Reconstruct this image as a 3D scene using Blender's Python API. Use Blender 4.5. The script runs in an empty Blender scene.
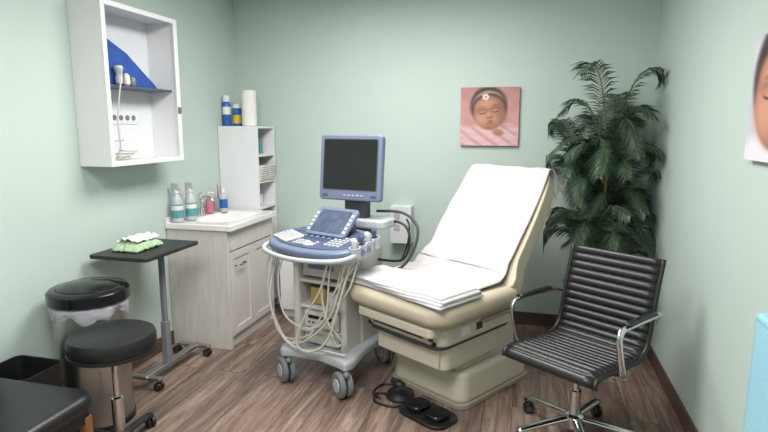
import bpy, bmesh, math, random
from mathutils import Vector, Matrix, Euler, noise
random.seed(7)
S=bpy.context.scene; COL=bpy.context.collection
S.view_settings.view_transform='Standard'

# ---------------------------------------------------------------- materials
def lin(c):
    return tuple(((v/255)/12.92 if v/255<=.04045 else ((v/255+.055)/1.055)**2.4) for v in c)+(1,)
def mat(name,rgb,rough=.5,metal=0,var=0,scale=8,bump=0,bscale=60,stretch=(1,1,1),coat=0,emis=0,sheen=0):
    m=bpy.data.materials.new(name); m.use_nodes=True; nt=m.node_tree; b=nt.nodes['Principled BSDF']
    b.inputs['Base Color'].default_value=lin(rgb); b.inputs['Roughness'].default_value=rough; b.inputs['Metallic'].default_value=metal
    b.inputs['Coat Weight'].default_value=coat
    if emis:
        b.inputs['Emission Color'].default_value=lin(rgb); b.inputs['Emission Strength'].default_value=emis
    tc=nt.nodes.new('ShaderNodeTexCoord'); mp=nt.nodes.new('ShaderNodeMapping'); mp.inputs['Scale'].default_value=stretch
    nt.links.new(tc.outputs['Object'],mp.inputs[0])
    if var:
        n=nt.nodes.new('ShaderNodeTexNoise'); n.inputs['Scale'].default_value=scale; n.inputs['Detail'].default_value=4
        nt.links.new(mp.outputs[0],n.inputs['Vector'])
        r=nt.nodes.new('ShaderNodeValToRGB'); c=lin(rgb)
        r.color_ramp.elements[0].position=.3; r.color_ramp.elements[1].position=.7
        r.color_ramp.elements[0].color=tuple(v*(1-var) for v in c[:3])+(1,)
        r.color_ramp.elements[1].color=tuple(min(1,v*(1+var)) for v in c[:3])+(1,)
        nt.links.new(n.outputs['Fac'],r.inputs[0]); nt.links.new(r.outputs[0],b.inputs['Base Color'])
    if bump:
        n=nt.nodes.new('ShaderNodeTexNoise'); n.inputs['Scale'].default_value=bscale; n.inputs['Detail'].default_value=5
        nt.links.new(mp.outputs[0],n.inputs['Vector'])
        bp=nt.nodes.new('ShaderNodeBump'); bp.inputs['Strength'].default_value=bump; bp.inputs['Distance'].default_value=.01
        nt.links.new(n.outputs['Fac'],bp.inputs['Height']); nt.links.new(bp.outputs[0],b.inputs['Normal'])
    return m
M=dict(
 wall=mat('sage_wall_paint',(187,201,194),.75,var=.025,scale=1.5,bump=.12,bscale=90),
 ceil=mat('ceiling_white',(242,242,241),.9,bump=.2,bscale=120),
 base=mat('baseboard_brown',(86,68,60),.5,var=.15,scale=20),
 white=mat('white_laminate',(222,222,224),.35,var=.01),
 whitein=mat('white_panel_inner',(216,218,222),.5,var=.01),
 vanity=mat('whitewashed_wood',(202,196,192),.5,var=.08,scale=9,stretch=(6,6,.6),bump=.1,bscale=40),
 marble=mat('white_cultured_marble',(226,224,222),.15,var=.01,coat=.4),
 chrome=mat('chrome',(215,215,218),.12,1,var=.03),
 steel=mat('brushed_steel',(186,184,180),.32,1,var=.1,scale=12,stretch=(1,1,14)),
 handle=mat('satin_nickel',(150,150,150),.3,1,var=.03),
 blackpl=mat('black_plastic',(24,24,26),.4,var=.2),
 blackgloss=mat('black_gloss_lid',(18,18,20),.18,var=.1),
 blackvinyl=mat('black_vinyl',(24,24,26),.38,var=.12,scale=30,bump=.08,bscale=200),
 blacktop=mat('black_laminate',(36,35,37),.45,var=.12),
 greypl=mat('grey_caster',(116,118,122),.5,var=.05),
 dkgrey=mat('dark_grey_plastic',(58,60,66),.5,var=.05),
 ltgrey=mat('light_grey_plastic',(180,182,188),.4,var=.02),
 offwhite=mat('off_white_plastic',(200,198,193),.42,var=.02),
 bluegrey=mat('blue_grey_plastic',(108,119,144),.35,var=.04),
 blued=mat('slate_blue_plastic',(76,86,110),.4,var=.05),
 bezel=mat('monitor_bezel',(110,117,142),.35,var=.03),
 screen=mat('monitor_screen',(9,10,11),.15,var=.1,coat=.3),
 touch=mat('touch_display',(78,86,106),.15,var=.25,scale=25),
 beige=mat('beige_vinyl',(190,178,158),.45,var=.03,bump=.05,bscale=150),
 beigepl=mat('beige_plastic',(198,190,174),.45,var=.02),
 beiged=mat('tan_plastic',(156,146,130),.5,var=.03),
 towel=mat('white_towel',(202,198,200),.95,var=.02,scale=40,bump=.7,bscale=260),
 bag=mat('white_bin_bag',(170,170,178),.4,var=.15,scale=20,bump=.7,bscale=30),
 bluecloth=mat('royal_blue_cloth',(34,74,150),.7,var=.15,scale=20),
 blueitem=mat('blue_label',(40,92,170),.4,var=.2,scale=30),
 teal=mat('teal_label',(84,150,152),.4,var=.15,scale=50),
 yellow=mat('yellow_label',(216,180,60),.5,var=.2,scale=40),
 pink=mat('pink_soap',(190,110,130),.3,var=.1),
 gold=mat('tan_cardboard',(160,138,84),.6,var=.1),
 orange=mat('orange_wood',(140,88,56),.4,var=.2,scale=12,stretch=(6,6,1)),
 green=mat('green_cloth',(164,188,156),.9,var=.25,scale=50),
 curtain=mat('light_blue_cloth',(138,182,200),.9,var=.03,bump=.2,bscale=100),
 leaf=mat('palm_leaf',(58,80,60),.5,var=.5,scale=9),
 stem=mat('palm_stem',(92,78,52),.7,var=.3,scale=30),
 pot=mat('dark_pot',(48,44,42),.5,var=.1),
 soil=mat('potting_moss',(60,56,40),.95,var=.4,scale=60,bump=.8),
 cord=mat('probe_cord',(196,194,184),.45,var=.03),
 paper=mat('paper_towel',(226,224,220),.95,var=.01,bump=.3,bscale=120),
 glow=mat('light_diffuser',(255,252,246),.6,var=.001,emis=3.0),
)
def floor_mat():
    m=bpy.data.materials.new('wood_plank_floor'); m.use_nodes=True; nt=m.node_tree; b=nt.nodes['Principled BSDF']; L=nt.links.new
    tc=nt.nodes.new('ShaderNodeTexCoord'); mp=nt.nodes.new('ShaderNodeMapping'); mp.inputs['Rotation'].default_value=(0,0,math.pi/2)
    L(tc.outputs['Object'],mp.inputs[0])
    br=nt.nodes.new('ShaderNodeTexBrick'); br.inputs['Scale'].default_value=1; br.inputs['Brick Width'].default_value=1.2; br.inputs['Row Height'].default_value=.15
    br.inputs['Mortar Size'].default_value=.0018; br.offset=.37
    br.inputs['Color1'].default_value=(0,0,0,1); br.inputs['Color2'].default_value=(1,1,1,1); br.inputs['Mortar'].default_value=(.0,.0,.0,1)
    L(mp.outputs[0],br.inputs[0])
    m2=nt.nodes.new('ShaderNodeMapping'); m2.inputs['Scale'].default_value=(9,.9,1); L(tc.outputs['Object'],m2.inputs[0])
    addv=nt.nodes.new('ShaderNodeVectorMath'); addv.operation='ADD'
    sc=nt.nodes.new('ShaderNodeVectorMath'); sc.operation='SCALE'; sc.inputs[3].default_value=7; L(br.outputs['Color'],sc.inputs[0])
    L(m2.outputs[0],addv.inputs[0]); L(sc.outputs[0],addv.inputs[1])
    n=nt.nodes.new('ShaderNodeTexNoise'); n.inputs['Scale'].default_value=2.2; n.inputs['Detail'].default_value=8; n.inputs['Roughness'].default_value=.7; n.inputs['Distortion'].default_value=.6
    L(addv.outputs[0],n.inputs['Vector'])
    r=nt.nodes.new('ShaderNodeValToRGB'); e=r.color_ramp.elements
    e[0].position=.3; e[0].color=lin((80,64,57)); e[1].position=.72; e[1].color=lin((178,157,145))
    x=e.new(.5); x.color=lin((129,108,98))
    L(n.outputs['Fac'],r.inputs[0])
    mx=nt.nodes.new('ShaderNodeMix'); mx.data_type='RGBA'; mx.blend_type='MULTIPLY'; mx.inputs[0].default_value=1
    r2=nt.nodes.new('ShaderNodeValToRGB'); r2.color_ramp.elements[0].color=(.68,.68,.68,1); r2.color_ramp.elements[1].color=(1.1,1.08,1.06,1)
    L(br.outputs['Color'],r2.inputs[0]); L(r.outputs[0],mx.inputs[6]); L(r2.outputs[0],mx.inputs[7])
    mm=nt.nodes.new('ShaderNodeMix'); mm.data_type='RGBA'; mm.inputs[7].default_value=lin((60,46,40)); L(br.outputs['Fac'],mm.inputs[0]); L(mx.outputs[2],mm.inputs[6])
    L(mm.outputs[2],b.inputs['Base Color']); b.inputs['Roughness'].default_value=.42
    bp=nt.nodes.new('ShaderNodeBump'); bp.inputs['Strength'].default_value=.15; bp.inputs['Distance'].default_value=.004; L(n.outputs['Fac'],bp.inputs['Height']); L(bp.outputs[0],b.inputs['Normal'])
    return m
M['floor']=floor_mat()
def attr_mat(name):
    m=bpy.data.materials.new(name); m.use_nodes=True; nt=m.node_tree; b=nt.nodes['Principled BSDF']
    a=nt.nodes.new('ShaderNodeAttribute'); a.attribute_name='Col'; nt.links.new(a.outputs['Color'],b.inputs['Base Color']); b.inputs['Roughness'].default_value=.6
    return m

# ---------------------------------------------------------------- helpers
def empty(name,loc=(0,0,0),rz=0,parent=None,rot=None):
    o=bpy.data.objects.new(name,None); COL.objects.link(o); o.location=loc
    o.rotation_euler=rot if rot else (0,0,math.radians(rz)); o.empty_display_size=.05
    if parent: o.parent=parent
    return o
def mk(name,verts,faces,m,parent=None,smooth=False,loc=(0,0,0),rot=(0,0,0)):
    me=bpy.data.meshes.new(name); me.from_pydata([tuple(v) for v in verts],[],faces); me.update()
    bm=bmesh.new(); bm.from_mesh(me); bmesh.ops.recalc_face_normals(bm,faces=bm.faces); bm.to_mesh(me); bm.free()
    if smooth:
        for p in me.polygons: p.use_smooth=True
    o=bpy.data.objects.new(name,me); COL.objects.link(o); o.location=loc; o.rotation_euler=rot
    me.materials.append(M[m] if isinstance(m,str) else m)
    if parent: o.parent=parent
    return o
def bev(o,w,seg=3,ang=35):
    if w>0:
        b=o.modifiers.new('bevel','BEVEL'); b.width=w; b.segments=seg; b.limit_method='ANGLE'; b.angle_limit=math.radians(ang)
        for p in o.data.polygons: p.use_smooth=True
        wn=o.modifiers.new('wn','WEIGHTED_NORMAL'); wn.keep_sharp=True
    return o
BF=[(0,1,2,3),(4,7,6,5),(0,4,5,1),(1,5,6,2),(2,6,7,3),(3,7,4,0)]
def bv(c,s,taper=1.0):
    x,y,z=c; a,b,d=s[0]/2,s[1]/2,s[2]/2; t=taper
    return [(x-a,y-b,z-d),(x-a,y+b,z-d),(x+a,y+b,z-d),(x+a,y-b,z-d),(x-a*t,y-b*t,z+d),(x-a*t,y+b*t,z+d),(x+a*t,y+b*t,z+d),(x+a*t,y-b*t,z+d)]
def box(name,c,s,m,parent=None,bevel=.004,rot=(0,0,0),taper=1.0,seg=2):
    return bev(mk(name,bv((0,0,0),s,taper),BF,m,parent,loc=c,rot=rot),bevel,seg)
def box2(name,x0,x1,y0,y1,z0,z1,m,parent=None,bevel=.004):
    return box(name,((x0+x1)/2,(y0+y1)/2,(z0+z1)/2),(x1-x0,y1-y0,z1-z0),m,parent,bevel)
def boxes(name,lst,m,parent=None,bevel=.002,loc=(0,0,0),rot=(0,0,0)):
    V=[];Fc=[]
    for c,s in lst:
        k=len(V); V+=bv(c,s); Fc+=[tuple(i+k for i in f) for f in BF]
    return bev(mk(name,V,Fc,m,parent,loc=loc,rot=rot),bevel,2)
def rrect(w,d,r,n=6,r2=None):
    r2=r if r2 is None else r2
    pts=[]
    for cx,cy,a0,rr in ((w/2,d/2,0,r2),(-w/2,d/2,90,r2),(-w/2,-d/2,180,r),(w/2,-d/2,270,r)):
        sx=1 if cx>0 else -1; sy_=1 if cy>0 else -1
        for i in range(n+1):
            a=math.radians(a0+90*i/n); pts.append((cx-sx*rr+rr*math.cos(a),cy-sy_*rr+rr*math.sin(a)))
    return pts
def slab(name,out,z0,z1,m,parent=None,bevel=.01,loc=(0,0,0),rot=(0,0,0),seg=4,top=1.0):
    n=len(out); cx=sum(p[0] for p in out)/n; cy=sum(p[1] for p in out)/n
    V=[(x,y,z0) for x,y in out]+[(cx+(x-cx)*top,cy+(y-cy)*top,z1) for x,y in out]
    Fc=[tuple(range(n))[::-1],tuple(range(n,2*n))]+[(i,(i+1)%n,(i+1)%n+n,i+n) for i in range(n)]
    return bev(mk(name,V,Fc,m,parent,loc=loc,rot=rot),bevel,seg,40)
def lathe(name,prof,m,parent=None,loc=(0,0,0),rot=(0,0,0),n=32,smooth=True,scale=(1,1,1)):
    V=[];Fc=[]
    for r,z in prof:
        for i in range(n):
            a=2*math.pi*i/n; V.append((max(r,.0001)*math.cos(a)*scale[0],max(r,.0001)*math.sin(a)*scale[1],z))
    for j in range(len(prof)-1):
        for i in range(n):
            Fc.append((j*n+i,j*n+(i+1)%n,(j+1)*n+(i+1)%n,(j+1)*n+i))
    Fc.append(tuple(range(n))[::-1]); k=(len(prof)-1)*n; Fc.append(tuple(range(k,k+n)))
    o=mk(name,V,Fc,m,parent,loc=loc,rot=rot)
    for p in o.data.polygons: p.use_smooth=True
    o.data.set_sharp_from_angle(angle=math.radians(40))
    return o
def cyl(name,p1,p2,r,m,parent=None,n=20,r2=None):
    p1=Vector(p1);p2=Vector(p2); d=p2-p1; L=d.length
    q=d.to_track_quat('Z','Y').to_euler(); r2=r if r2 is None else r2
    return lathe(name,[(r,0),(r2,L)],m,parent,loc=p1,rot=q,n=n)
def cr(pts,k=8,closed=False):
    P=[Vector(p) for p in pts]; out=[]; n=len(P)
    rng=range(n if closed else n-1)
    for i in rng:
        if closed: a,b,c,d=P[(i-1)%n],P[i],P[(i+1)%n],P[(i+2)%n]
        else: a,b,c,d=P[max(i-1,0)],P[i],P[i+1],P[min(i+2,n-1)]
        for j in range(k):
            t=j/k
            out.append(.5*((2*b)+(c-a)*t+(2*a-5*b+4*c-d)*t*t+(3*b-a-3*c+d)*t**3))
    if not closed: out.append(P[-1])
    return out
def tube(name,pts,r,m,parent=None,k=8,closed=False,straight=False,n=10,flat=None):
    P=[Vector(p) for p in pts] if straight else cr(pts,k,closed)
    V=[];Fc=[]; N=len(P); prev=None
    for i,p in enumerate(P):
        if closed: t=P[(i+1)%N]-P[(i-1)%N]
        else: t=P[min(i+1,N-1)]-P[max(i-1,0)]
        t.normalize()
        if prev is None:
            a=Vector((0,0,1)) if abs(t.z)<.9 else Vector((1,0,0))
            u=(a-t*a.dot(t)).normalized()
        else: u=(prev-t*prev.dot(t)).normalized()
        prev=u; w=t.cross(u)
        for j in range(n):
            an=2*math.pi*j/n; ru,rw=(r,r) if flat is None else flat
            V.append(p+u*ru*math.cos(an)+w*rw*math.sin(an))
    for i in range(N if closed else N-1):
        for j in range(n):
            a=i*n+j; b=i*n+(j+1)%n; c=((i+1)%N)*n+(j+1)%n; d=((i+1)%N)*n+j; Fc.append((a,b,c,d))
    if not closed: Fc.append(tuple(range(n))[::-1]); Fc.append(tuple(range((N-1)*n,N*n)))
    return mk(name,V,Fc,m,parent,smooth=True)
def sheet(name,fn,nu,nv,m,parent=None,thick=.0,smooth=True,sub=0):
    V=[fn(i/(nu-1),j/(nv-1)) for j in range(nv) for i in range(nu)]
    Fc=[(j*nu+i,j*nu+i+1,(j+1)*nu+i+1,(j+1)*nu+i) for j in range(nv-1) for i in range(nu-1)]
    o=mk(name,V,Fc,m,parent,smooth=smooth)
    if thick:
        s=o.modifiers.new('s','SOLIDIFY'); s.thickness=thick; s.offset=0
    return o
def caster(name,x,y,r,parent,yaw=0,m='blackpl',w=.04,top=None):
    g=empty(name,(x,y,0),yaw,parent)
    for i,s in enumerate((-1,1)):
        lathe('wheel_%d'%(i+1),[(r*.35,-w*.22),(r*.9,-w*.22),(r,-w*.12),(r,w*.12),(r*.9,w*.22),(r*.35,w*.22)],m,g,loc=(0,s*w*.3,r),rot=(math.pi/2,0,0),n=24)
        lathe('hub_%d'%(i+1),[(r*.55,-w*.05),(r*.5,w*.05)],'ltgrey' if m!='blackpl' else 'dkgrey',g,loc=(0,s*w*.52,r),rot=(math.pi/2*(1),0,0),n=16)
    t=top or 2*r+.01
    tube('fork',[(0,0,r),(r*.3,0,r*1.7),(r*.8,0,t)],r*.22,m,g,k=4)
    return g

# ---------------------------------------------------------------- room
XL,XR,YB,YF,ZC=-2.4,.83,4.3,-.8,2.55
box2('floor',XL-.1,XR+.1,YF-.1,YB+.1,-.1,0,'floor',bevel=0)
box2('ceiling',XL-.1,XR+.1,YF-.1,YB+.1,ZC,ZC+.1,'ceil',bevel=0)
box2('wall_back',XL,XR,YB,YB+.1,0,ZC,'wall',bevel=0)
box2('wall_front',XL,XR,YF-.1,YF,0,ZC,'wall',bevel=0)
box2('wall_left',XL-.1,XL,YF-.1,YB+.1,0,ZC,'wall',bevel=0)
box2('wall_right',XR,XR+.1,YF-.1,YB+.1,0,ZC,'wall',bevel=0)
box2('baseboard_back',XL,XR,YB-.012,YB,0,.1,'base',bevel=.003)
box2('baseboard_left',XL,XL+.012,YF,YB-.012,0,.1,'base',bevel=.003)
box2('baseboard_right',XR-.012,XR,YF,YB-.012,0,.1,'base',bevel=.003)
for i,(lx,ly) in enumerate(((-.85,2.75),(-.85,.7))):
    g=empty('ceiling_light_panel' if i==0 else 'ceiling_light_panel.001',(lx,ly,ZC))
    boxes('frame',[((-.46,0,-.015),(.02,1.24,.03)),((.46,0,-.015),(.02,1.24,.03)),((0,-.61,-.015),(.9,.02,.03)),((0,.61,-.015),(.9,.02,.03))],'white',g)
    box('diffuser',(0,0,-.008),(.9,1.2,.008),'glow',g,0)
    l=bpy.data.lights.new('panel_lamp','AREA'); l.shape='RECTANGLE'; l.size=.88; l.size_y=1.18; l.energy=(50,64)[i]; l.color=(1,.988,.972)
    lo=bpy.data.objects.new('panel_lamp',l); COL.objects.link(lo); lo.location=(0,0,-.035); lo.parent=g

# ---------------------------------------------------------------- sink vanity
g=empty('bathroom_vanity',(XL+.003,3.26,0))
W,Dp,Hh=.46,.68,.84
box2('side_near',0,W-.02,0,.018,0,Hh,'vanity',g,.002)
box2('side_far',0,W-.02,Dp-.018,Dp,0,Hh,'vanity',g,.002)
box2('back',0,.012,.018,Dp-.018,0,Hh,'vanity',g,0)
box2('carcass',.02,W-.03,.02,Dp-.02,.08,Hh-.12,'vanity',g,0)
box2('toe_rail',W-.06,W-.02,.018,Dp-.018,.0,.085,'vanity',g,.001)
box2('stile_near',W-.022,W,0,.03,0,Hh,'vanity',g,.002)
box2('stile_far',W-.022,W,Dp-.03,Dp,0,Hh,'vanity',g,.002)
box2('drawer_front',W-.022,W+.004,.034,Dp-.034,.69,.83,'vanity',g,.003)
for i,(a,b) in enumerate(((.034,Dp/2-.002),(Dp/2+.002,Dp-.034))):
    d=empty('door_%d'%(i+1),parent=g)
    box2('panel',W-.022,W-.004,a,b,.09,.68,'vanity',d,.002)
    for n,(p,q,r,s) in enumerate(((a,a+.05,.09,.68),(b-.05,b,.09,.68),(a+.05,b-.05,.09,.14),(a+.05,b-.05,.63,.68))):
        box2('rail_%d'%n,W-.006,W+.004,p,q,r,s,'vanity',d,.0015)
tube('handle_1',[(W+.004,.09,.58),(W+.03,.09,.58),(W+.03,.2,.58),(W+.004,.2,.58)],.006,'handle',g,straight=True)
def ct(u,v):
    x=.0+u*.5; y=-.015+v*.71
    dx=abs((x-.27)/.17); dy=abs((y-.34)/.25); q=(dx**4+dy**4)**.25
    z=.875-.07*max(0,min(1,(1.0-q)*3.2))**1.0
    if u==0 or u==1 or v==0 or v==1: z=.87
    return (x,y,z)
sheet('basin_top',ct,60,80,'marble',g)
boxes('counter_rim',[((.25,-.013,.855),(.5,.006,.036)),((.25,.693,.855),(.5,.006,.036)),((.497,.34,.855),(.006,.71,.036)),((.009,.34,.885),(.018,.71,.05))],'marble',g,.002)
cyl('faucet_base',(.06,.34,.87),(.06,.34,.93),.022,'chrome',g)
tube('faucet_spout',[(.06,.34,.92),(.07,.34,1.0),(.12,.34,1.02),(.16,.34,.985)],.011,'chrome',g)
tube('faucet_lever',[(.06,.34,.96),(.045,.34,1.03),(.08,.34,1.05)],.006,'chrome',g)

# ---------------------------------------------------------------- bottles
def spray(name,x,y,z,lab):
    g=empty(name,(x,y,z))
    lathe('bottle',[(.032,0),(.039,.006),(.039,.14),(.030,.17),(.014,.195),(.013,.205)],'ltgrey',g)
    lathe('label',[(.0395,.03),(.0395,.125)],lab,g); lathe('label_band',[(.0398,.085),(.0398,.115)],'whitein',g)
    lathe('collar',[(.017,.2),(.017,.227)],'whitein',g)
    slab('trigger_head',[(-.035,-.012),(.03,-.015),(.03,.015),(-.035,.012)],.225,.27,'ltgrey',g,.005)
    tube('trigger',[(-.022,0,.23),(-.036,0,.205),(-.032,0,.175)],.005,'ltgrey',g)
    return g
ZT=.8765
spray('spray_bottle',XL+.07,3.30,ZT,'teal'); spray('spray_bottle.001',XL+.11,3.40,ZT,'teal')
g=empty('soap_pump_bottle',(XL+.07,3.70,ZT))
lathe('bottle',[(.025,0),(.03,.005),(.03,.09),(.022,.11),(.012,.12)],'pink',g); cyl('pump',(0,0,.118),(0,0,.155),.005,'white',g); box('nozzle',(.015,0,.157),(.05,.012,.01),'white',g,.003)
g=empty('sanitizer_bottle',(XL+.13,3.80,ZT))
lathe('bottle',[(.028,0),(.03,.005),(.03,.12),(.02,.145),(.012,.15)],'ltgrey',g); lathe('label',[(.0305,.03),(.0305,.1)],'blueitem',g); lathe('cap',[(.014,.15),(.014,.18)],'white',g)
g=empty('toiletry_cup',(XL+.06,3.85,ZT))
lathe('cup',[(.03,0),(.034,.1),(.031,.1),(.028,.006)],'ltgrey',g)
boxes('brushes',[((-.008,0,.11),(.007,.007,.19)),((.01,.008,.1),(.006,.006,.18)),((.004,-.012,.09),(.006,.006,.16))],'pink',g)

# ---------------------------------------------------------------- tall narrow shelf
g=empty('storage_shelf',(XL+.004,3.975,0))
sw,sd,sh=.34,.305,1.53
box2('side_near',0,sw,0,.018,0,sh,'white',g,.002); box2('side_far',0,sw,sd-.018,sd,0,sh,'white',g,.002)
box2('back',0,.01,.018,sd-.018,0,sh,'whitein',g,0)
for i,z in enumerate((.06,.45,.87,1.08,1.29,1.512)):
    box2('shelf_%d'%i,.01,sw,.018,sd-.018,z,z+.018,'white',g,.001)
gx=XL+.004
for k,(yy) in enumerate((4.058,4.195)):
    b=empty('wicker_basket' if k==0 else 'wicker_basket.001',(gx+.26,yy,1.0995))
    for r_ in range(7):
        o=rrect(.17+.004*r_,.118+.0018*r_,.02,4)
        tube('weave_%d'%r_,[(x,y,.0095+r_*.017) for x,y in o],.0085,'offwhite',b,straight=True,closed=True,n=8)
    slab('bottom',rrect(.16,.11,.02),.0,.01,'offwhite',b,.001)
boxes('supply_boxes',[((0,0,.06),(.09,.07,.12)),((.02,.085,.045),(.08,.06,.09)),((.03,.16,.05),(.06,.05,.1))],'teal',None,.003,loc=(gx+.2,4.04,1.309))
boxes('supply_boxes.001',[((0,0,.05),(.09,.08,.1)),((0,.1,.04),(.1,.07,.08))],'whitein',None,.003,loc=(gx+.2,4.08,.889))
g=empty('disinfectant_spray_can',(gx+.035,4.06,1.532))
lathe('can',[(.030,0),(.033,.005),(.033,.17),(.026,.19),(.02,.195)],'blueitem',g); lathe('band',[(.0335,.09),(.0335,.15)],'white',g); lathe('cap',[(.026,.19),(.027,.2),(.027,.235),(.022,.24)],'white',g)
g=empty('wipes_canister',(gx+.11,4.10,1.532))
lathe('can',[(.036,0),(.038,.005),(.038,.14)],'blueitem',g); lathe('label',[(.0385,.02),(.0385,.085)],'yellow',g); lathe('cap',[(.039,.14),(.039,.165),(.03,.175)],'white',g)
g=empty('paper_towel_roll',(gx+.235,4.06,1.532))
lathe('roll',[(.02,0),(.055,.0),(.058,.003),(.058,.272),(.055,.275),(.02,.275),(.02,.2)],'paper',g)

# ---------------------------------------------------------------- wall cabinet (open)
g=empty('wall_cabinet',(XL+.001,2.55,1.31))
cw,cd,ch=.65,.2,.88
box2('side_near',0,cd,0,.022,0,ch,'white',g,.002); box2('side_far',0,cd,cw-.022,cw,0,ch,'white',g,.002)
box2('bottom',0,cd,.022,cw-.022,0,.022,'white',g,.002); box2('top',0,cd,.022,cw-.022,ch-.022,ch,'white',g,.002)
box2('back',0,.008,.022,cw-.022,.022,ch-.022,'whitein',g,0)
box2('shelf',.01,cd-.03,.022,cw-.022,.435,.447,'blued',g,.002)
boxes('face_frame',[((cd+.006,.014,ch/2),(.012,.03,ch)),((cd+.006,cw-.016,ch/2),(.012,.036,ch)),((cd+.006,cw/2,.014),(.012,cw-.06,.028)),((cd+.006,cw/2,ch-.014),(.012,cw-.06,.028))],'white',g,.002)
box2('lock_plate',cd+.012,cd+.018,cw-.035,cw-.005,.30,.34,'handle',g,.002)
boxes('outlet_plates',[((.011,.36,.27),(.006,.24,.075)),((.011,.3,.16),(.006,.1,.05))],'white',g,.002)
for i in range(4): cyl('outlet_%d'%i,(.013,.275+.055*i,.27),(.018,.275+.055*i,.27),.016,'greypl',g)
q=[(0,0,0),(.10,0,0),(.10,.44,0),(0,.44,0),(.02,.0,.28),(.07,.0,.28),(.08,.2,.19),(.02,.2,.19),(.08,.42,.03),(.02,.42,.03)]
p_=mk('blue_pouch',q,[(3,2,1,0),(0,1,5,4),(4,5,6,7),(7,6,8,9),(9,8,2,3),(1,2,8,6,5),(0,4,7,9,3)],'bluecloth',None,loc=(XL+.03,2.66,1.759)); bev(p_,.01,3)
g=empty('ultrasound_probe',(XL+.155,2.72,1.7585))
lathe('body',[(.010,0),(.02,.008),(.022,.04),(.015,.055),(.02,.075),(.028,.09),(.022,.105),(.005,.108)],'ltgrey',g,scale=(1,.9,1))
lathe('second_body',[(.012,0),(.02,.008),(.02,.05),(.012,.065),(.004,.07)],'offwhite',g,loc=(.0,.06,0))
lathe('third_body',[(.012,0),(.018,.008),(.018,.04),(.012,.05),(.004,.052)],'greypl',g,loc=(.0,.11,0))
tube('cable',[(.018,0,.08),(.042,-.03,.04),(.045,-.06,-.05),(.03,-.07,-.2),(.01,-.04,-.34),(-.04,-.01,-.413),(-.06,.06,-.418),(-.03,.16,-.418),(0,.24,-.418),(-.03,.31,-.418)],.004,'cord',g)
tube('coiled_cable',[(-.065+.04*math.cos(a*.7),.03+.07*math.sin(a*.7)+.004*a,-.414+.0018*a) for a in range(26)],.005,'cord',g,k=4)

# ---------------------------------------------------------------- overbed table
g=empty('overbed_table',(-2.165,2.75,0))
slab('top',rrect(.38,.5,.02),.80,.822,'blacktop',g,.004)
slab('support',rrect(.2,.1,.01),.785,.80,'blackpl',g,.002)
box('column',(.04,.07,.42),(.03,.03,.74),'greypl',g,.006)
box('column_sleeve',(.04,.07,.2),(.042,.042,.3),'greypl',g,.006)
box('base_rail',(.04,.12,.075),(.045,.56,.025),'steel',g,.006)
for i,(y,s) in enumerate(((-.13,1),(.38,1))):
    box('foot_%d'%i,(.02,y,.07),(.24,.04,.022),'steel',g,.006)
    caster('caster_%d'%(2*i),.12,y,.026,g); caster('caster_%d'%(2*i+1),-.11,y,.026,g)
def cl(u,v):
    x=-.085+.17*u; y=-.12+.24*v; r=max(abs(u-.5),abs(v-.5))*2
    return (x,y,.004+max(0,.045*(1-r**4))+.018*abs(noise.noise(Vector((u*5,v*5,1)))))
o=sheet('folded_cloth',cl,40,40,'green',None,thick=.004); o.location=(-2.20,2.72,.8225)
o2=sheet('white_towel_layer',lambda u,v:(-.07+.14*u,-.1+.2*v,.056+.018*(1-abs(u-.5)*2)+.016*noise.noise(Vector((u*6,v*6,9)))),24,24,'paper',o,thick=.004); o2.location=(.0,.01,.0)

# ---------------------------------------------------------------- trash can
g=empty('trash_can',(-2.150,2.27,0))
lathe('foot',[(.178,0),(.178,.03),(.17,.035)],'blackpl',g)
lathe('can',[(.172,.03),(.172,.65),(.168,.65)],'steel',g,n=48)
V=[];Fc=[];n=80
for j,(r,z) in enumerate(((.1735,.585),(.177,.60),(.181,.635),(.178,.668),(.165,.664))):
    for i in range(n):
        a=2*math.pi*i/n; k=noise.noise(Vector((math.cos(a)*7,math.sin(a)*7,j*.8)))
        rr=r+(.007*k if j in(1,2,3) else 0)
        V.append((rr*math.cos(a),rr*math.sin(a),z+(.07*noise.noise(Vector((math.cos(a)*2.5,math.sin(a)*2.5,7))) if j<2 else 0)))
for j in range(4):
    for i in range(n): Fc.append((j*n+i,j*n+(i+1)%n,(j+1)*n+(i+1)%n,(j+1)*n+i))
mk('bag_rim',V,Fc,'bag',g,smooth=True)
lathe('lid_ring',[(.18,.650),(.192,.66),(.192,.71),(.18,.722),(.15,.725),(.14,.715)],'blackgloss',g,n=48)
lathe('lid_dome',[(.15,.715),(.145,.73),(.1,.745),(.02,.752)],'blackgloss',g,n=48)
box('hinge',(0,.185,.67),(.1,.03,.06),'blackpl',g,.01)

# ---------------------------------------------------------------- rolling stool
def star(g,R,z0,zt,m,ang0,cr_=.03,w=.03,cm='blackpl'):
    for i in range(5):
        a=math.radians(ang0+72*i); c,s=math.cos(a),math.sin(a)
        tube('leg_%d'%(i+1),[(.02*c,.02*s,zt),(R*.5*c,R*.5*s,(zt*.6+z0*.4)),(R*c,R*s,z0)],w/2,m,g,k=6,flat=(.012,w/2),n=12)
        caster('caster_%d'%(i+1),R*c,R*s,cr_,g,ang0+72*i+50,cm,top=z0)
g=empty('rolling_stool',(-1.79,2.0,0))
Z=.037
lathe('seat',[(.16,.495+Z),(.18,.50+Z),(.187,.515+Z),(.187,.555+Z),(.18,.572+Z),(.15,.584+Z),(.08,.588+Z),(.01,.589+Z)],'blackvinyl',g,n=48)
lathe('seat_band',[(.183,.488+Z),(.1885,.49+Z),(.1885,.503+Z),(.183,.505+Z)],'blackpl',g,n=48)
lathe('seat_plate',[(.04,.50),(.15,.51),(.16,.506+Z)],'blackpl',g)
lathe('cylinder',[(.014,.12),(.014,.51)],'chrome',g); lathe('cylinder_sleeve',[(.026,.07),(.026,.3),(.02,.305)],'chrome',g)
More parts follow.
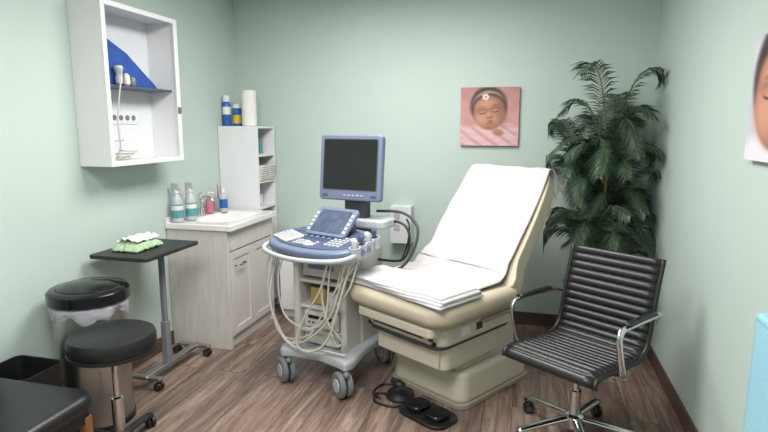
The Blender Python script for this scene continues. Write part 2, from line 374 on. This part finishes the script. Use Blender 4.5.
lathe('hub',[(.04,.07),(.045,.08),(.045,.13),(.03,.14)],'blackpl',g)
star(g,.265,.068,.1,'blackpl',99,.028,.045)

# ---------------------------------------------------------------- waste bin (black)
g=empty('waste_basket',(-2.235,1.92,0))
o=rrect(.24,.2,.03); 
slab('bottom',rrect(.22,.18,.03),0,.01,'blackpl',g,0)
V=[];Fc=[];n=len(o)
for s,z in ((.9,.005),(1.12,.43),(1.15,.43),(1.15,.415),(1.125,.415)):
    V+=[(x*s,y*s,z) for x,y in o]
V+=[(x*1.1,y*1.1,.428) for x,y in o]+[(x*.88,y*.88,.012) for x,y in o]
for a,b in ((0,4),(4,3),(3,2),(2,1),(1,5),(5,6)):
    for i in range(n): Fc.append((a*n+i,a*n+(i+1)%n,b*n+(i+1)%n,b*n+i))
mk('bin',V,Fc,'blackpl',g)

# ---------------------------------------------------------------- guest chair (bottom left)
g=empty('guest_chair',(-1.95,1.53,0),0)
slab('seat',rrect(.56,.5,.08),.385,.462,'blackvinyl',g,.034,seg=6)
slab('seat_frame',rrect(.5,.48,.04),.33,.39,'blackpl',g,.006)
for i,(x,y) in enumerate(((.235,.205),(-.235,.205),(.235,-.215),(-.235,-.215))):
    box('leg_%d'%i,(x,y,.18),(.035,.04,.36),'orange',g,.006)
slab('backrest',rrect(.05,.46,.02),.52,.86,'blackvinyl',g,.015,loc=(-.23,0,0))
for i,y in enumerate((-.19,.19)): box('post_%d'%i,(-.225,y,.48),(.03,.035,.3),'orange',g,.005)

# ---------------------------------------------------------------- ultrasound machine
g=empty('ultrasound_machine',(-1.10,3.14,0),-15)
base=[(-.15,-.27),(-.24,-.30),(-.27,-.24),(-.22,-.05),(-.2,.26),(-.1,.34),(.1,.34),(.2,.26),(.21,-.05),(.25,-.24),(.23,-.30),(.15,-.27),(0,-.24)]
slab('base_plate',base,.15,.215,'ltgrey',g,.022)
for i,(x,y) in enumerate(((-.21,-.28),(.2,-.28),(-.17,.26),(.17,.26))):
    caster('caster_%d'%(i+1),x,y,.076,g,-30,'greypl',.075,top=.155)
slab('rear_body',rrect(.34,.3,.04),.21,.80,'offwhite',g,.015,loc=(-.01,.13,0))
slab('side_panel_left',rrect(.045,.42,.02),.21,.78,'offwhite',g,.008,loc=(-.18,.0,0))
slab('side_panel_right',rrect(.045,.38,.02),.21,.78,'offwhite',g,.008,loc=(.13,.02,0))
box('bay_back',(-.02,-.03,.49),(.28,.02,.55),'dkgrey',g,.0)
for i,z in enumerate((.31,.46,.62)):
    box('bay_shelf_%d'%i,(-.025,-.09,z),(.27,.2,.02),'offwhite',g,.004)
box('printer',(-.025,-.08,.385),(.25,.18,.12),'offwhite',g,.008); box('printer_slot',(-.025,-.172,.395),(.18,.006,.02),'blackpl',g,.001)
boxes('printer_buttons',[((-.11+.03*k,-.172,.36),(.015,.005,.01)) for k in range(4)],'dkgrey',g,.001)
box('recorder',(-.025,-.08,.26),(.25,.18,.07),'offwhite',g,.008)
box('tissue_box',(-.05,-.11,.525),(.11,.1,.1),'gold',g,.004); box('gel_box',(.05,-.1,.515),(.07,.1,.08),'whitein',g,.004)
box('bay_upper',(-.02,-.07,.70),(.27,.2,.11),'offwhite',g,.01); box('brand_strip',(-.02,-.172,.71),(.18,.004,.03),'bluegrey',g,.001)
slab('neck',rrect(.2,.18,.04),.78,.86,'ltgrey',g,.01,loc=(0,.05,0))
c=empty('console',(-.02,-.13,.865),-6,g); c.rotation_euler=(math.radians(9),0,math.radians(-6))
out=[(p.x*.94,p.y) for p in cr([(-.37,.02,0),(-.35,-.12,0),(-.24,-.2,0),(0,-.235,0),(.24,-.2,0),(.35,-.1,0),(.36,.03,0),(.28,.14,0),(.12,.2,0),(-.12,.2,0),(-.28,.14,0)],5,True)]
slab('console_body',out,-.03,.02,'bluegrey',c,.016)
slab('console_under',[(x*.93,y*.9) for x,y in out],-.06,-.02,'ltgrey',c,.012)
slab('key_deck',[(x*.86,y*.80-.003) for x,y in out],.018,.026,'blued',c,.004)
slab('wing_tray',rrect(.18,.13,.015),.024,.032,'offwhite',c,.003,loc=(-.215,-.07,0),rot=(0,0,-.35))
K=[]
for r_ in range(5):
    for k in range(8): K.append(((-.07+k*.019,-.045+r_*.0205,.034),(.014,.015,.006)))
boxes('keyboard_keys',K,'ltgrey',c,.002,loc=(-.215,-.07,0),rot=(0,0,-.35))
K=[((-.09+(k%7)*.0235,-.155+(k//7)*.0235,.029),(.016,.016,.008)) for k in range(21) if not(k%7 in(4,5))]
K+=[((.12+(k%4)*.03,-.12+(k//4)*.03,.029),(.02,.018,.008)) for k in range(20)]
boxes('function_keys',K,'ltgrey',c,.002)
boxes('preset_keys',[((-.24+(k%4)*.026,.035+(k//4)*.026,.029),(.017,.017,.008)) for k in range(12)],'bluegrey',c,.002)
lathe('trackball_ring',[(.028,.024),(.028,.034),(.02,.036)],'ltgrey',c,loc=(.018,-.15,0))
lathe('trackball',[(.018,.03),(.016,.042),(.008,.047),(.001,.048)],'whitein',c,loc=(.018,-.15,0))
for i in range(5): lathe('dial_%d'%i,[(.013,.024),(.012,.045),(.001,.046)],'bluegrey',c,loc=(-.08+.045*i,-.06,0),n=16)
ts=empty('touch_panel',(.02,.07,.09),0,c); ts.rotation_euler=(math.radians(34),0,0)
slab('frame',rrect(.30,.21,.02),-.015,.012,'bluegrey',ts,.006)
slab('display',rrect(.235,.165,.006),.011,.0145,'touch',ts,.001)
boxes('side_keys',[((sx*.134,-.07+k*.03,.014),(.016,.018,.006)) for sx in(-1,1) for k in range(5)],'offwhite',ts,.001)
slab('touch_mount',rrect(.22,.07,.02),.02,.1,'blued',c,.01,loc=(.02,.13,0))
tube('front_handle',[(-.33,-.1,-.01),(-.30,-.2,-.012),(-.19,-.262,-.012),(0,-.29,-.012),(.19,-.262,-.012),(.30,-.2,-.012),(.33,-.1,-.01)],.014,'ltgrey',c)
for i in range(4):
    lathe('probe_cup_%d'%i,[(.028,-.03),(.033,.03),(.027,.03),(.022,-.02)],'ltgrey',c,loc=(.315,-.10+.06*i,.0),n=20)
    lathe('probe_%d'%i,[(.006,-.05),(.014,-.03),(.014,.03),(.018,.045),(.02,.06),(.012,.07)],('whitein','blued')[i%2],c,loc=(.315,-.10+.06*i,.01),n=16,scale=(1,.7,1))
slab('monitor_arm',rrect(.09,.07,.02),.84,1.12,'ltgrey',g,.01,loc=(.02,.22,0))
slab('monitor_foot',rrect(.34,.2,.05),.91,.965,'ltgrey',g,.015,loc=(.08,.2,0)); slab('monitor_pedestal',rrect(.2,.14,.04),.86,.92,'dkgrey',g,.01,loc=(0,.2,0))
slab('monitor_neck',rrect(.16,.09,.03),.96,1.08,'dkgrey',g,.012,loc=(.02,.18,0))
m_=empty('monitor',(.003,.14,1.275),0,g); m_.rotation_euler=(math.radians(84),0,math.radians(4))
slab('bezel',rrect(.43,.405,.022),-.03,.02,'bezel',m_,.01)
slab('inner_bezel',rrect(.378,.315,.008),.018,.0225,'dkgrey',m_,.001,loc=(0,.02,0))
slab('screen',rrect(.366,.303,.004),.020,.024,'screen',m_,.001,loc=(0,.02,0))
slab('rear_shell',rrect(.33,.32,.04),-.085,-.025,'ltgrey',m_,.02,top=1.0)
boxes('monitor_buttons',[((-.03+.03*k,-.17,.022),(.016,.008,.005)) for k in range(5)],'ltgrey',m_,.001)
for sx in(-1,1): box('speaker_%d'%((sx+1)//2),(sx*.17,-.172,.021),(.04,.018,.004),'blued',m_,.002)
cab=[[(-.31,-.17,.84),(-.37,-.24,.7),(-.36,-.22,.45),(-.29,-.24,.28),(-.12,-.26,.28),(.05,-.24,.4),(.14,-.24,.62),(.18,-.22,.8)],
 [(-.28,-.22,.83),(-.33,-.28,.6),(-.28,-.27,.36),(-.16,-.28,.25),(.0,-.27,.33),(.13,-.26,.5),(.22,-.25,.82)],
 [(-.2,-.24,.83),(-.24,-.29,.66),(-.22,-.27,.42),(-.05,-.27,.36),(.08,-.27,.45),(.1,-.25,.7),(.12,-.22,.83)],
 [(.27,-.2,.83),(.24,-.24,.66),(.15,-.24,.5),(.10,-.24,.38),(.14,-.24,.28),(.17,-.2,.3)],
 [(.28,-.18,.83),(.23,-.24,.72),(.16,-.25,.64),(.03,-.26,.42),(-.05,-.26,.29),(-.1,-.2,.24)],
 [(.1,-.24,.82),(.06,-.27,.6),(.1,-.27,.42),(.15,-.25,.35),(.18,-.22,.27)],
 [(.24,-.22,.82),(.2,-.28,.6),(.12,-.30,.34),(.0,-.31,.24),(-.1,-.31,.27),(-.06,-.29,.42),(.06,-.28,.62),(.1,-.25,.82)],
 [(-.3,-.2,.82),(-.31,-.29,.52),(-.22,-.3,.3),(-.08,-.3,.235),(.08,-.28,.25),(.2,-.24,.23)]]
for i,p in enumerate(cab): tube('probe_cable_%d'%i,p,.006,'cord',g)
tube('power_cable',[(.2,.24,.95),(.32,.24,.93),(.37,.22,.84),(.33,.2,.72),(.15,.2,.7)],.008,'blackpl',g)
tube('monitor_cable',[(.12,.25,1.0),(.3,.26,1.0),(.42,.22,.93),(.42,.18,.8),(.34,.16,.68),(.15,.16,.62)],.009,'dkgrey',g)

g=empty('wall_control_box',(-.96,YB,.76)); box('case',(0,-.05,0),(.17,.1,.3),'white',g,.006)
boxes('sockets',[((-.03,-.102,.07),(.05,.004,.05)),((-.03,-.102,-.02),(.05,.004,.05))],'ltgrey',g,.001)
tube('cord',[(.05,-.1,.05),(.08,-.14,0),(.06,-.12,-.15),(.0,-.08,-.3)],.006,'blackpl',g)
g=empty('low_storage_cabinet',(-1.55,4.12,0))
box2('carcass',-.35,.35,-.14,.165,.06,.6,'white',g,.004); box2('plinth',-.33,.33,-.12,.16,0,.06,'whitein',g,0); box2('top',-.36,.36,-.16,.165,.6,.625,'white',g,.004)
for i,s in enumerate((-1,1)):
    box('door_%d'%i,(s*.174,-.147,.33),(.34,.016,.52),'white',g,.003); cyl('knob_%d'%i,(s*.03,-.155,.4),(s*.03,-.175,.4),.01,'handle',g)

# ---------------------------------------------------------------- exam table
g=empty('medical_exam_table',(-.535,2.965,0),-31.9)
slab('base',rrect(.56,.67,.07),.02,.2,'beigepl',g,.03,loc=(0,.335,0),top=.95)
slab('base_skirt',rrect(.58,.69,.07),0,.03,'beiged',g,.006,loc=(0,.335,0))
slab('column',rrect(.44,.56,.05),.19,.40,'beigepl',g,.02,loc=(0,.32,0))
slab('lower_body',rrect(.52,.5,.05),.25,.40,'beigepl',g,.02,loc=(0,.12,0))
slab('upper_body',rrect(.58,.66,.07),.405,.53,'beigepl',g,.02,loc=(0,.14,0))
slab('shadow_gap',rrect(.55,.64,.06),.39,.41,'dkgrey',g,.002,loc=(0,.13,0))
slab('footrest_tray',rrect(.56,.1,.03),.478,.53,'beigepl',g,.012,loc=(0,-.215,0))
box('stirrup_slot',(0,-.192,.452),(.46,.012,.034),'dkgrey',g,.003)
box('drawer_front',(0,-.137,.325),(.46,.02,.115),'beigepl',g,.008); box('drawer_grip',(0,-.149,.368),(.2,.008,.012),'beiged',g,.002)
for i,x in enumerate((-.2,.2)):
    cyl('stirrup_socket_%d'%i,(x,-.19,.452),(x,-.215,.452),.018,'chrome',g)
    cyl('knob_%d'%i,(x*1.2,-.187,.425),(x*1.2,-.2,.425),.012,'blackpl',g)
boxes('side_outlet',[((.291,.0,.465),(.006,.07,.05))],'whitein',g,.001)
boxes('side_control',[((.291,.12,.465),(.006,.05,.04))],'dkgrey',g,.001)
box('side_rail',(.30,.28,.49),(.02,.3,.03),'beiged',g,.006)
slab('seat_cushion',rrect(.75,.69,.12,8,.05),.545,.655,'beige',g,.05,loc=(0,.045,0),seg=8)
slab('seat_pan',rrect(.68,.66,.1,8,.03),.525,.56,'beiged',g,.008,loc=(0,.07,0))
B0=Vector((0,.345,.595)); ang=math.radians(50.5); LB=.82
b=empty('backrest',B0,0,g); b.rotation_euler=(ang,0,0)
bo=[(-.315,0),(.315,0),(.325,.2),(.32,LB-.33),(.30,LB-.11),(.265,LB-.03),(.2,LB),(-.2,LB),(-.265,LB-.03),(-.30,LB-.11),(-.32,LB-.33),(-.325,.2)]
bo=[(p.x,p.y) for p in cr([(x,y,0) for x,y in bo],4,True)]
slab('back_cushion',bo,-.035,.06,'beige',b,.042,seg=8)
slab('back_shell',[(x*.93,.03+y*.93) for x,y in bo],-.08,-.02,'beigepl',b,.02)
slab('back_hinge',rrect(.5,.1,.03),-.12,-.02,'beiged',b,.01,loc=(0,.08,0))
for s_ in (-1,1): tube('back_strut_%d'%((s_+3)//2),[(s_*.12,.55,.38),(s_*.12,.66,.83)],.02,'chrome',g,straight=True)
dv=Vector((0,math.cos(ang),math.sin(ang))); nv=Vector((0,-math.sin(ang),math.cos(ang)))
def bk(s,h): return B0+dv*s+nv*h
prof=[bk(LB-.12,-.05),bk(LB-.01,-.04),bk(LB+.02,.01),bk(LB+.005,.055),bk(LB-.04,.07),bk(.55,.068),bk(.4,.068),bk(.2,.07),bk(.12,.078),Vector((0,.29,.682)),Vector((0,.22,.669)),Vector((0,.12,.665)),Vector((0,.0,.665)),Vector((0,-.15,.665)),Vector((0,-.24,.665))]
pp=cr(prof,8)
def tw(u,v):
    t=v*(len(pp)-1); i=min(int(t),len(pp)-2); p=pp[i].lerp(pp[i+1],t-i)
    w=.28+.045*min(1,v*1.6)
    x=(u-.5)*2*w*(1+.015*math.sin(v*21))-.015
    k=abs(noise.noise(Vector((u*2.6+v*1.5,v*6,2))))*.026+abs(noise.noise(Vector((u*8,v*12+u*5,5))))*.012
    nn=nv if v<.6 else Vector((0,0,1))
    q=p+nn*(k+.002)
    return (x,q.y,q.z)
sheet('towel',tw,60,130,'towel',g,thick=.006)
def fold(u,v,z,dx=0,i=0):
    x=(u-.5)*(.735-.012*i)+dx; y=-.285+.006*i+v*(.34-.02*i)+.012*math.sin(u*5+i)
    zz=z+.009*noise.noise(Vector((u*4,v*3,1)))+.002
    e=min(u,1-u,v,1-v)*12
    if e<1: zz-=.008*(1-e)**2
    return (x,y,zz)
for i in range(4):
    sheet('towel_fold_%d'%i,lambda u,v,i=i:fold(u,v,.670+.0105*i,.003*i*(-1)**i,i),40,24,'towel',g,thick=.009)

# ---------------------------------------------------------------- foot pedal
g=empty('foot_pedal',(-.47,2.735,0),-32)
slab('plate',rrect(.32,.2,.07),0,.02,'blackpl',g,.006)
slab('pedal_1',rrect(.11,.13,.04),.02,.05,'blackgloss',g,.012,loc=(-.07,0,0)); slab('pedal_2',rrect(.11,.13,.04),.02,.05,'blackgloss',g,.012,loc=(.07,0,0))
lathe('round_switch',[(.08,0),(.084,.012),(.074,.03),(.066,.026),(.045,.042),(.001,.045)],'blackpl',g,loc=(-.25,.04,0))
lathe('round_switch_2',[(.055,0),(.058,.012),(.05,.026),(.001,.03)],'blackpl',g,loc=(-.37,.16,0))
tube('switch_cord',[(-.30,.0,.01),(-.36,-.04,.008),(-.30,-.11,.008),(-.2,-.09,.008),(-.15,-.03,.012)],.007,'blackpl',g)
tube('pedal_cord',[(-.37,.11,.01),(-.42,.05,.008),(-.38,-.05,.008),(-.30,-.07,.01)],.006,'blackpl',g)

# ---------------------------------------------------------------- office chair
g=empty('office_chair',(.265,2.69,0),-35)
path=cr([(0,-.265,.435),(0,-.255,.462),(0,-.2,.473),(0,-.08,.462),(0,.06,.452),(0,.14,.455),(0,.195,.49),(0,.225,.56),(0,.25,.68),(0,.28,.79),(0,.315,.905)],12)
Ls=[0]
for i in range(1,len(path)): Ls.append(Ls[-1]+(path[i]-path[i-1]).length)
def at(s):
    for i in range(1,len(Ls)):
        if Ls[i]>=s or i==len(Ls)-1:
            t=(s-Ls[i-1])/max(1e-6,Ls[i]-Ls[i-1]); p=path[i-1].lerp(path[i],t); d=(path[i]-path[i-1]).normalized(); return p,Vector((0,-d.z,d.y))
tot=Ls[-1]; nr=23
def slng(side):
    def f(u,v):
        p,n=at(v*tot*.9999); ph=(v*nr)%1
        h=.010+.014*max(0,1-(2*ph-1)**2)**.5 if side>0 else -.010
        x=(u-.5)*.455; e=max(0,abs(u-.5)*2-.94)/.06; h*= (1-e*e*.8)
        q=p+n*h; return (x,q.y,q.z)
    return f
sheet('sling_front',slng(1),24,nr*10+1,'blackvinyl',g); sheet('sling_rear',slng(-1),6,nr*4+1,'blackvinyl',g)
for sx in(-1,1):
    tube('side_rail_%d'%((sx+1)//2),[Vector((sx*.235,p.y,p.z)) for p in path[::3]]+[Vector((sx*.235,path[-1].y,path[-1].z))],.012,'blackpl',g,straight=True)
    x=sx*.262
    tube('arm_%d'%((sx+1)//2),[(sx*.24,-.07,.44),(x+sx*.01,-.10,.46),(x+sx*.014,-.135,.54),(x+sx*.014,-.16,.63),(x+sx*.014,-.15,.665),(x+sx*.014,-.11,.678),(x+sx*.014,.05,.675),(x+sx*.012,.2,.668),(x,.25,.655),(sx*.24,.255,.63)],.012,'chrome',g,flat=(.008,.014),n=12)
    tube('arm_pad_%d'%((sx+1)//2),[(x+sx*.014,-.10,.69),(x+sx*.014,.02,.69),(x+sx*.014,.16,.685)],.02,'blackpl',g,flat=(.009,.02),n=12)
boxes('cross_bars',[((0,-.05,.44),(.46,.03,.014)),((0,.08,.43),(.46,.03,.014))],'chrome',g,.003)
slab('mechanism',rrect(.18,.2,.03),.385,.43,'blackpl',g,.01)
tube('lever',[(.05,0,.4),(.2,0,.395),(.24,0,.4)],.006,'chrome',g)
lathe('gas_lift',[(.027,.1),(.027,.26),(.015,.262),(.015,.4)],'chrome',g)
lathe('hub',[(.045,.07),(.05,.08),(.045,.13),(.03,.14)],'chrome',g)
star(g,.30,.085,.12,'chrome',26,.03,.045)

# ---------------------------------------------------------------- palm
g=empty('potted_palm',(.47,3.98,0))
lathe('pot',[(.10,0),(.12,.01),(.15,.26),(.16,.27),(.16,.3),(.145,.3),(.14,.26)],'pot',g); lathe('soil',[(.142,.255),(.142,.262),(.001,.268)],'soil',g)
V=[];Fc=[];SV=[];SF=[]
rnd=random.Random(23)
def addtube(P,r0,r1):
    n=5;k=len(SV)
    for i,p in enumerate(P):
        t=(P[min(i+1,len(P)-1)]-P[max(i-1,0)]).normalized(); a=Vector((1,0,0)) if abs(t.x)<.8 else Vector((0,1,0)); u=(a-t*a.dot(t)).normalized(); w=t.cross(u); r=r0+(r1-r0)*i/(len(P)-1)
        for j in range(n): SV.append(p+u*r*math.cos(6.283*j/n)+w*r*math.sin(6.283*j/n))
    for i in range(len(P)-1):
        for j in range(n): SF.append((k+i*n+j,k+i*n+(j+1)%n,k+(i+1)*n+(j+1)%n,k+(i+1)*n+j))
def cl_(p):
    return Vector((max(-.35,min(p.x,.34)),min(p.y,.305),p.z))
def frond(base,az,L,rise,droop):
    d=Vector((math.cos(az),math.sin(az),0)); P=[]
    N=30
    for i in range(N+1):
        t=i/N; P.append(cl_(base+d*(L*.62*(t**1.25))+Vector((0,0,rise*L*math.sin(min(t*1.9,1.57)) -droop*L*max(0,t-.3)**1.8))))
    addtube(P,.005,.0015)
    for i in range(4,N+1):
        t=i/N; p=P[i]; tg=(P[min(i+1,N)]-P[i-1])
        if tg.length<1e-5: continue
        tg.normalize(); side=tg.cross(Vector((0,0,1)))
        if side.length<.05: side=Vector((-d.y,d.x,0))
        side.normalize(); ll=.16*math.sin(math.pi*(.12+.82*t))**.7
        for s in(-1,1):
            for q in (0,.5):
                pb=p if q==0 else p.lerp(P[min(i+1,N)],.5)
                dr=(side*s*.7+tg*.7+Vector((0,0,-.15-rnd.random()*.25))).normalized(); l=ll*(.85+.3*rnd.random())
                wv=tg*.0052
                mid=cl_(pb+dr*l*.45+Vector((0,0,.008))); tip=cl_(pb+dr*l+Vector((0,0,-.03*l/.15)))
                k=len(V); V.extend([pb-wv*.4,pb+wv*.4,mid+wv,mid-wv,tip]); Fc.extend([(k,k+1,k+2,k+3),(k+3,k+2,k+4)])
canes=[((.02,-.02),1.30),((-.07,.03),1.14),((.06,.04),1.0),((-.03,-.06),.76),((.05,-.05),.58)]
for ci,((cx,cy),hh) in enumerate(canes):
    P=[Vector((cx*(1+t*.8),cy*(1+t*.8),.26+(hh-.26)*t)) for t in [i/8 for i in range(9)]]
    addtube(P,.014,.009)
    nf=(14,13,12,11,10)[ci]
    for i in range(nf):
        az=2*math.pi*i/nf+ci*.7+rnd.uniform(-.2,.2)
        if i%3==0: rs,dp=rnd.uniform(.95,1.2),rnd.uniform(.3,.6)
        else: rs,dp=rnd.uniform(.35,.8),rnd.uniform(.5,1.1)
        frond(P[-1]-Vector((0,0,rnd.uniform(0,.14))),az,rnd.uniform(.46,.66),rs if ci<2 else rs*.7,dp)
mk('fronds',V,Fc,'leaf',g); mk('stems',SV,SF,'stem',g,smooth=True)

# ---------------------------------------------------------------- canvas pictures
def sm(a,b,x):
    t=max(0,min(1,(x-a)/(b-a))); return t*t*(3-2*t)
def mixc(a,b,t): return tuple(a[i]+(b[i]-a[i])*t for i in range(3))
def ell(u,v,cx,cy,rx,ry,rot=0,soft=.12):
    c,s=math.cos(rot),math.sin(rot); x=(u-cx)*c+(v-cy)*s; y=-(u-cx)*s+(v-cy)*c
    return 1-sm(1-soft,1+soft,math.hypot(x/rx,y/ry))
def lidarc(u,v,cx,cy,w,k,th):
    x=(u-cx)/w
    if abs(x)>1: return 0
    return (1-sm(th*.4,th,abs(v-(cy+k*(x*x-.5)))))*(1-x**4)
def face(c,U,V_,hair,skin):
    c=mixc(c,hair,ell(U,V_,.5,.60,.29,.31))
    c=mixc(c,mixc(skin,(60,30,24),.35),ell(U,V_,.5,.50,.25,.27,0,.08))
    c=mixc(c,skin,ell(U,V_,.49,.50,.235,.25,0,.25))
    hi=mixc(skin,(230,176,150),.55); dk=mixc(skin,(50,26,22),.8)
    c=mixc(c,hi,ell(U,V_,.37,.42,.12,.11,0,.8)*.75); c=mixc(c,hi,ell(U,V_,.60,.41,.11,.10,0,.8)*.55)
    c=mixc(c,hi,ell(U,V_,.47,.64,.15,.07,0,.8)*.75)
    c=mixc(c,mixc(skin,dk,.4),ell(U,V_,.68,.5,.07,.22,0,.9)*.6)
    for ex in(.385,.595):
        c=mixc(c,mixc(skin,dk,.45),ell(U,V_,ex,.55,.075,.035,0,.8)*.6); c=mixc(c,hi,ell(U,V_,ex,.528,.05,.02,0,.7)*.5)
        c=mixc(c,dk,lidarc(U,V_,ex,.505,.06,.022,.011)*.9); c=mixc(c,dk,lidarc(U,V_,ex,.60,.06,-.016,.014)*.28)
    c=mixc(c,mixc(skin,dk,.35),ell(U,V_,.495,.425,.045,.022,0,.8)); c=mixc(c,hi,ell(U,V_,.485,.455,.02,.045,0,.8)*.8)
    for s in(-1,1): c=mixc(c,dk,ell(U,V_,.495+s*.018,.420,.009,.006,0,.5)*.7)
    c=mixc(c,mixc(skin,dk,.3),ell(U,V_,.495,.325,.06,.015,0,.8)*.6)
    c=mixc(c,(166,84,80),ell(U,V_,.495,.365,.038,.012,0,.5)); c=mixc(c,(180,96,90),ell(U,V_,.495,.348,.034,.012,0,.5)); c=mixc(c,(96,44,42),lidarc(U,V_,.495,.357,.04,-.006,.006)*.8)
    return c
def baby1(u,v):
    n=noise.noise(Vector((u*6,v*6,0)))
    c=mixc((200,152,148),(180,130,126),.5+n*.6)
    c=mixc(c,(150,104,98),sm(.6,1.0,v)*.4)
    w=sm(.40,.32,v+.06*math.sin(u*7)); c=mixc(c,(216,174,176),w)
    c=mixc(c,(190,136,144),w*(.35+.35*math.sin((v*9+math.sin(u*5)*.7)*6)))
    c=mixc(c,(220,182,184),ell(u,v,.5,.17,.48,.22,0,.2)*.7)
    c=mixc(c,(172,120,128),ell(u,v,.5,.17,.48,.22,0,.2)*.5*max(0,math.sin((u+v*1.4)*22)))
    a=.14; U=.5+((u-.5)*math.cos(a)+(v-.57)*math.sin(a))/1.08; V_=.5+(-(u-.5)*math.sin(a)+(v-.57)*math.cos(a))/1.08
    c=face(c,U,V_,(58,38,34),(166,112,92))
    hb=ell(U,V_,.5,.565,.275,.275)*(1-ell(U,V_,.5,.53,.30,.275)); c=mixc(c,(206,178,166),hb)
    for k in range(5):
        a=k*1.2566; c=mixc(c,(222,196,188),ell(u,v,.43+.035*math.cos(a),.835+.03*math.sin(a),.03,.028,0,.3))
    c=mixc(c,(150,90,80),ell(u,v,.43,.835,.016,.016))
    for k in range(4): c=mixc(c,(180,126,106),ell(u,v,.60+.035*k,.275-.012*k,.02,.05,.5,.3))
    c=mixc(c,(172,118,100),ell(u,v,.66,.22,.09,.05,0,.3))
    return c
def baby2(u,v):
    n=noise.noise(Vector((u*4,v*4,3)))
    c=mixc((200,202,210),(184,187,198),.5+n)
    c=mixc(c,(222,220,224),ell(u,v,.5,.05,.6,.2,0,.3))
    return face(c,.5+(u-.42)/1.28,.5+(v-.5)/1.5,(58,42,40),(184,124,104))
def canvas(name,fn,w,h,loc,rot,N=170):
    g=empty(name,loc); g.rotation_euler=rot
    V=[];Fc=[]
    for j in range(N+1):
        for i in range(N+1): V.append(((i/N-.5)*w,-.0305,(j/N-.5)*h))
    for j in range(N):
        for i in range(N): Fc.append((j*(N+1)+i,j*(N+1)+i+1,(j+1)*(N+1)+i+1,(j+1)*(N+1)+i))
    o=mk('print',V,Fc,attr_mat(name+'_print'),g)
    at_=o.data.color_attributes.new('Col','FLOAT_COLOR','POINT')
    for j in range(N+1):
        for i in range(N+1):
            at_.data[j*(N+1)+i].color=lin(tuple(max(0,min(255,q)) for q in fn(i/N,j/N)))
    box('stretcher',(0,-.015,0),(w,.03,h),mat(name+'_edge',fn(.02,.9),.7,var=.03),g,.002)
    return g
canvas('baby_canvas_print',baby1,.43,.43,(-.30,YB,1.60),(0,0,0))
canvas('newborn_canvas_print',baby2,.6,.45,(XR,2.425-.3,1.63),(0,0,-math.pi/2))

# ---------------------------------------------------------------- blue draped cart
g=empty('draped_supply_cart',(.66,1.28,0))
def dr(u,v):
    P=[(-.11,-.2),(.11,-.2),(.11,.2),(-.11,.2)]; t=(u*4)%4; i=int(t)%4; f_=t-int(t)
    a=Vector(P[i]); b_=Vector(P[(i+1)%4]); p=a.lerp(b_,f_); k=1+(.06*math.sin(u*60)+.03*math.sin(u*97))*v*.5
    return (p.x*k,p.y*k,1.04*(1-v)+.03)
sheet('drape',dr,121,12,'curtain',g)
slab('drape_top',rrect(.222,.402,.01),1.06,1.085,'curtain',g,.01)
box('frame',(0,0,.54),(.18,.36,1.0),'white',g,.01)
for i,(x,y) in enumerate(((-.07,-.15),(.07,-.15),(-.07,.15),(.07,.15))): cyl('foot_%d'%i,(x,y,0),(x,y,.06),.015,'greypl',g)

# ---------------------------------------------------------------- camera / world
w=bpy.data.worlds.new('world'); S.world=w; w.use_nodes=True; w.node_tree.nodes['Background'].inputs[0].default_value=(.8,.85,.85,1); w.node_tree.nodes['Background'].inputs[1].default_value=.3
cam=bpy.data.cameras.new('camera'); co=bpy.data.objects.new('camera',cam); COL.objects.link(co); S.camera=co
cam.sensor_width=36; cam.lens=555/768*36; cam.clip_start=.02
co.location=(0,0,1.53); co.rotation_euler=Euler((math.radians(90-9.2),0,math.radians(14.6)),'XYZ')
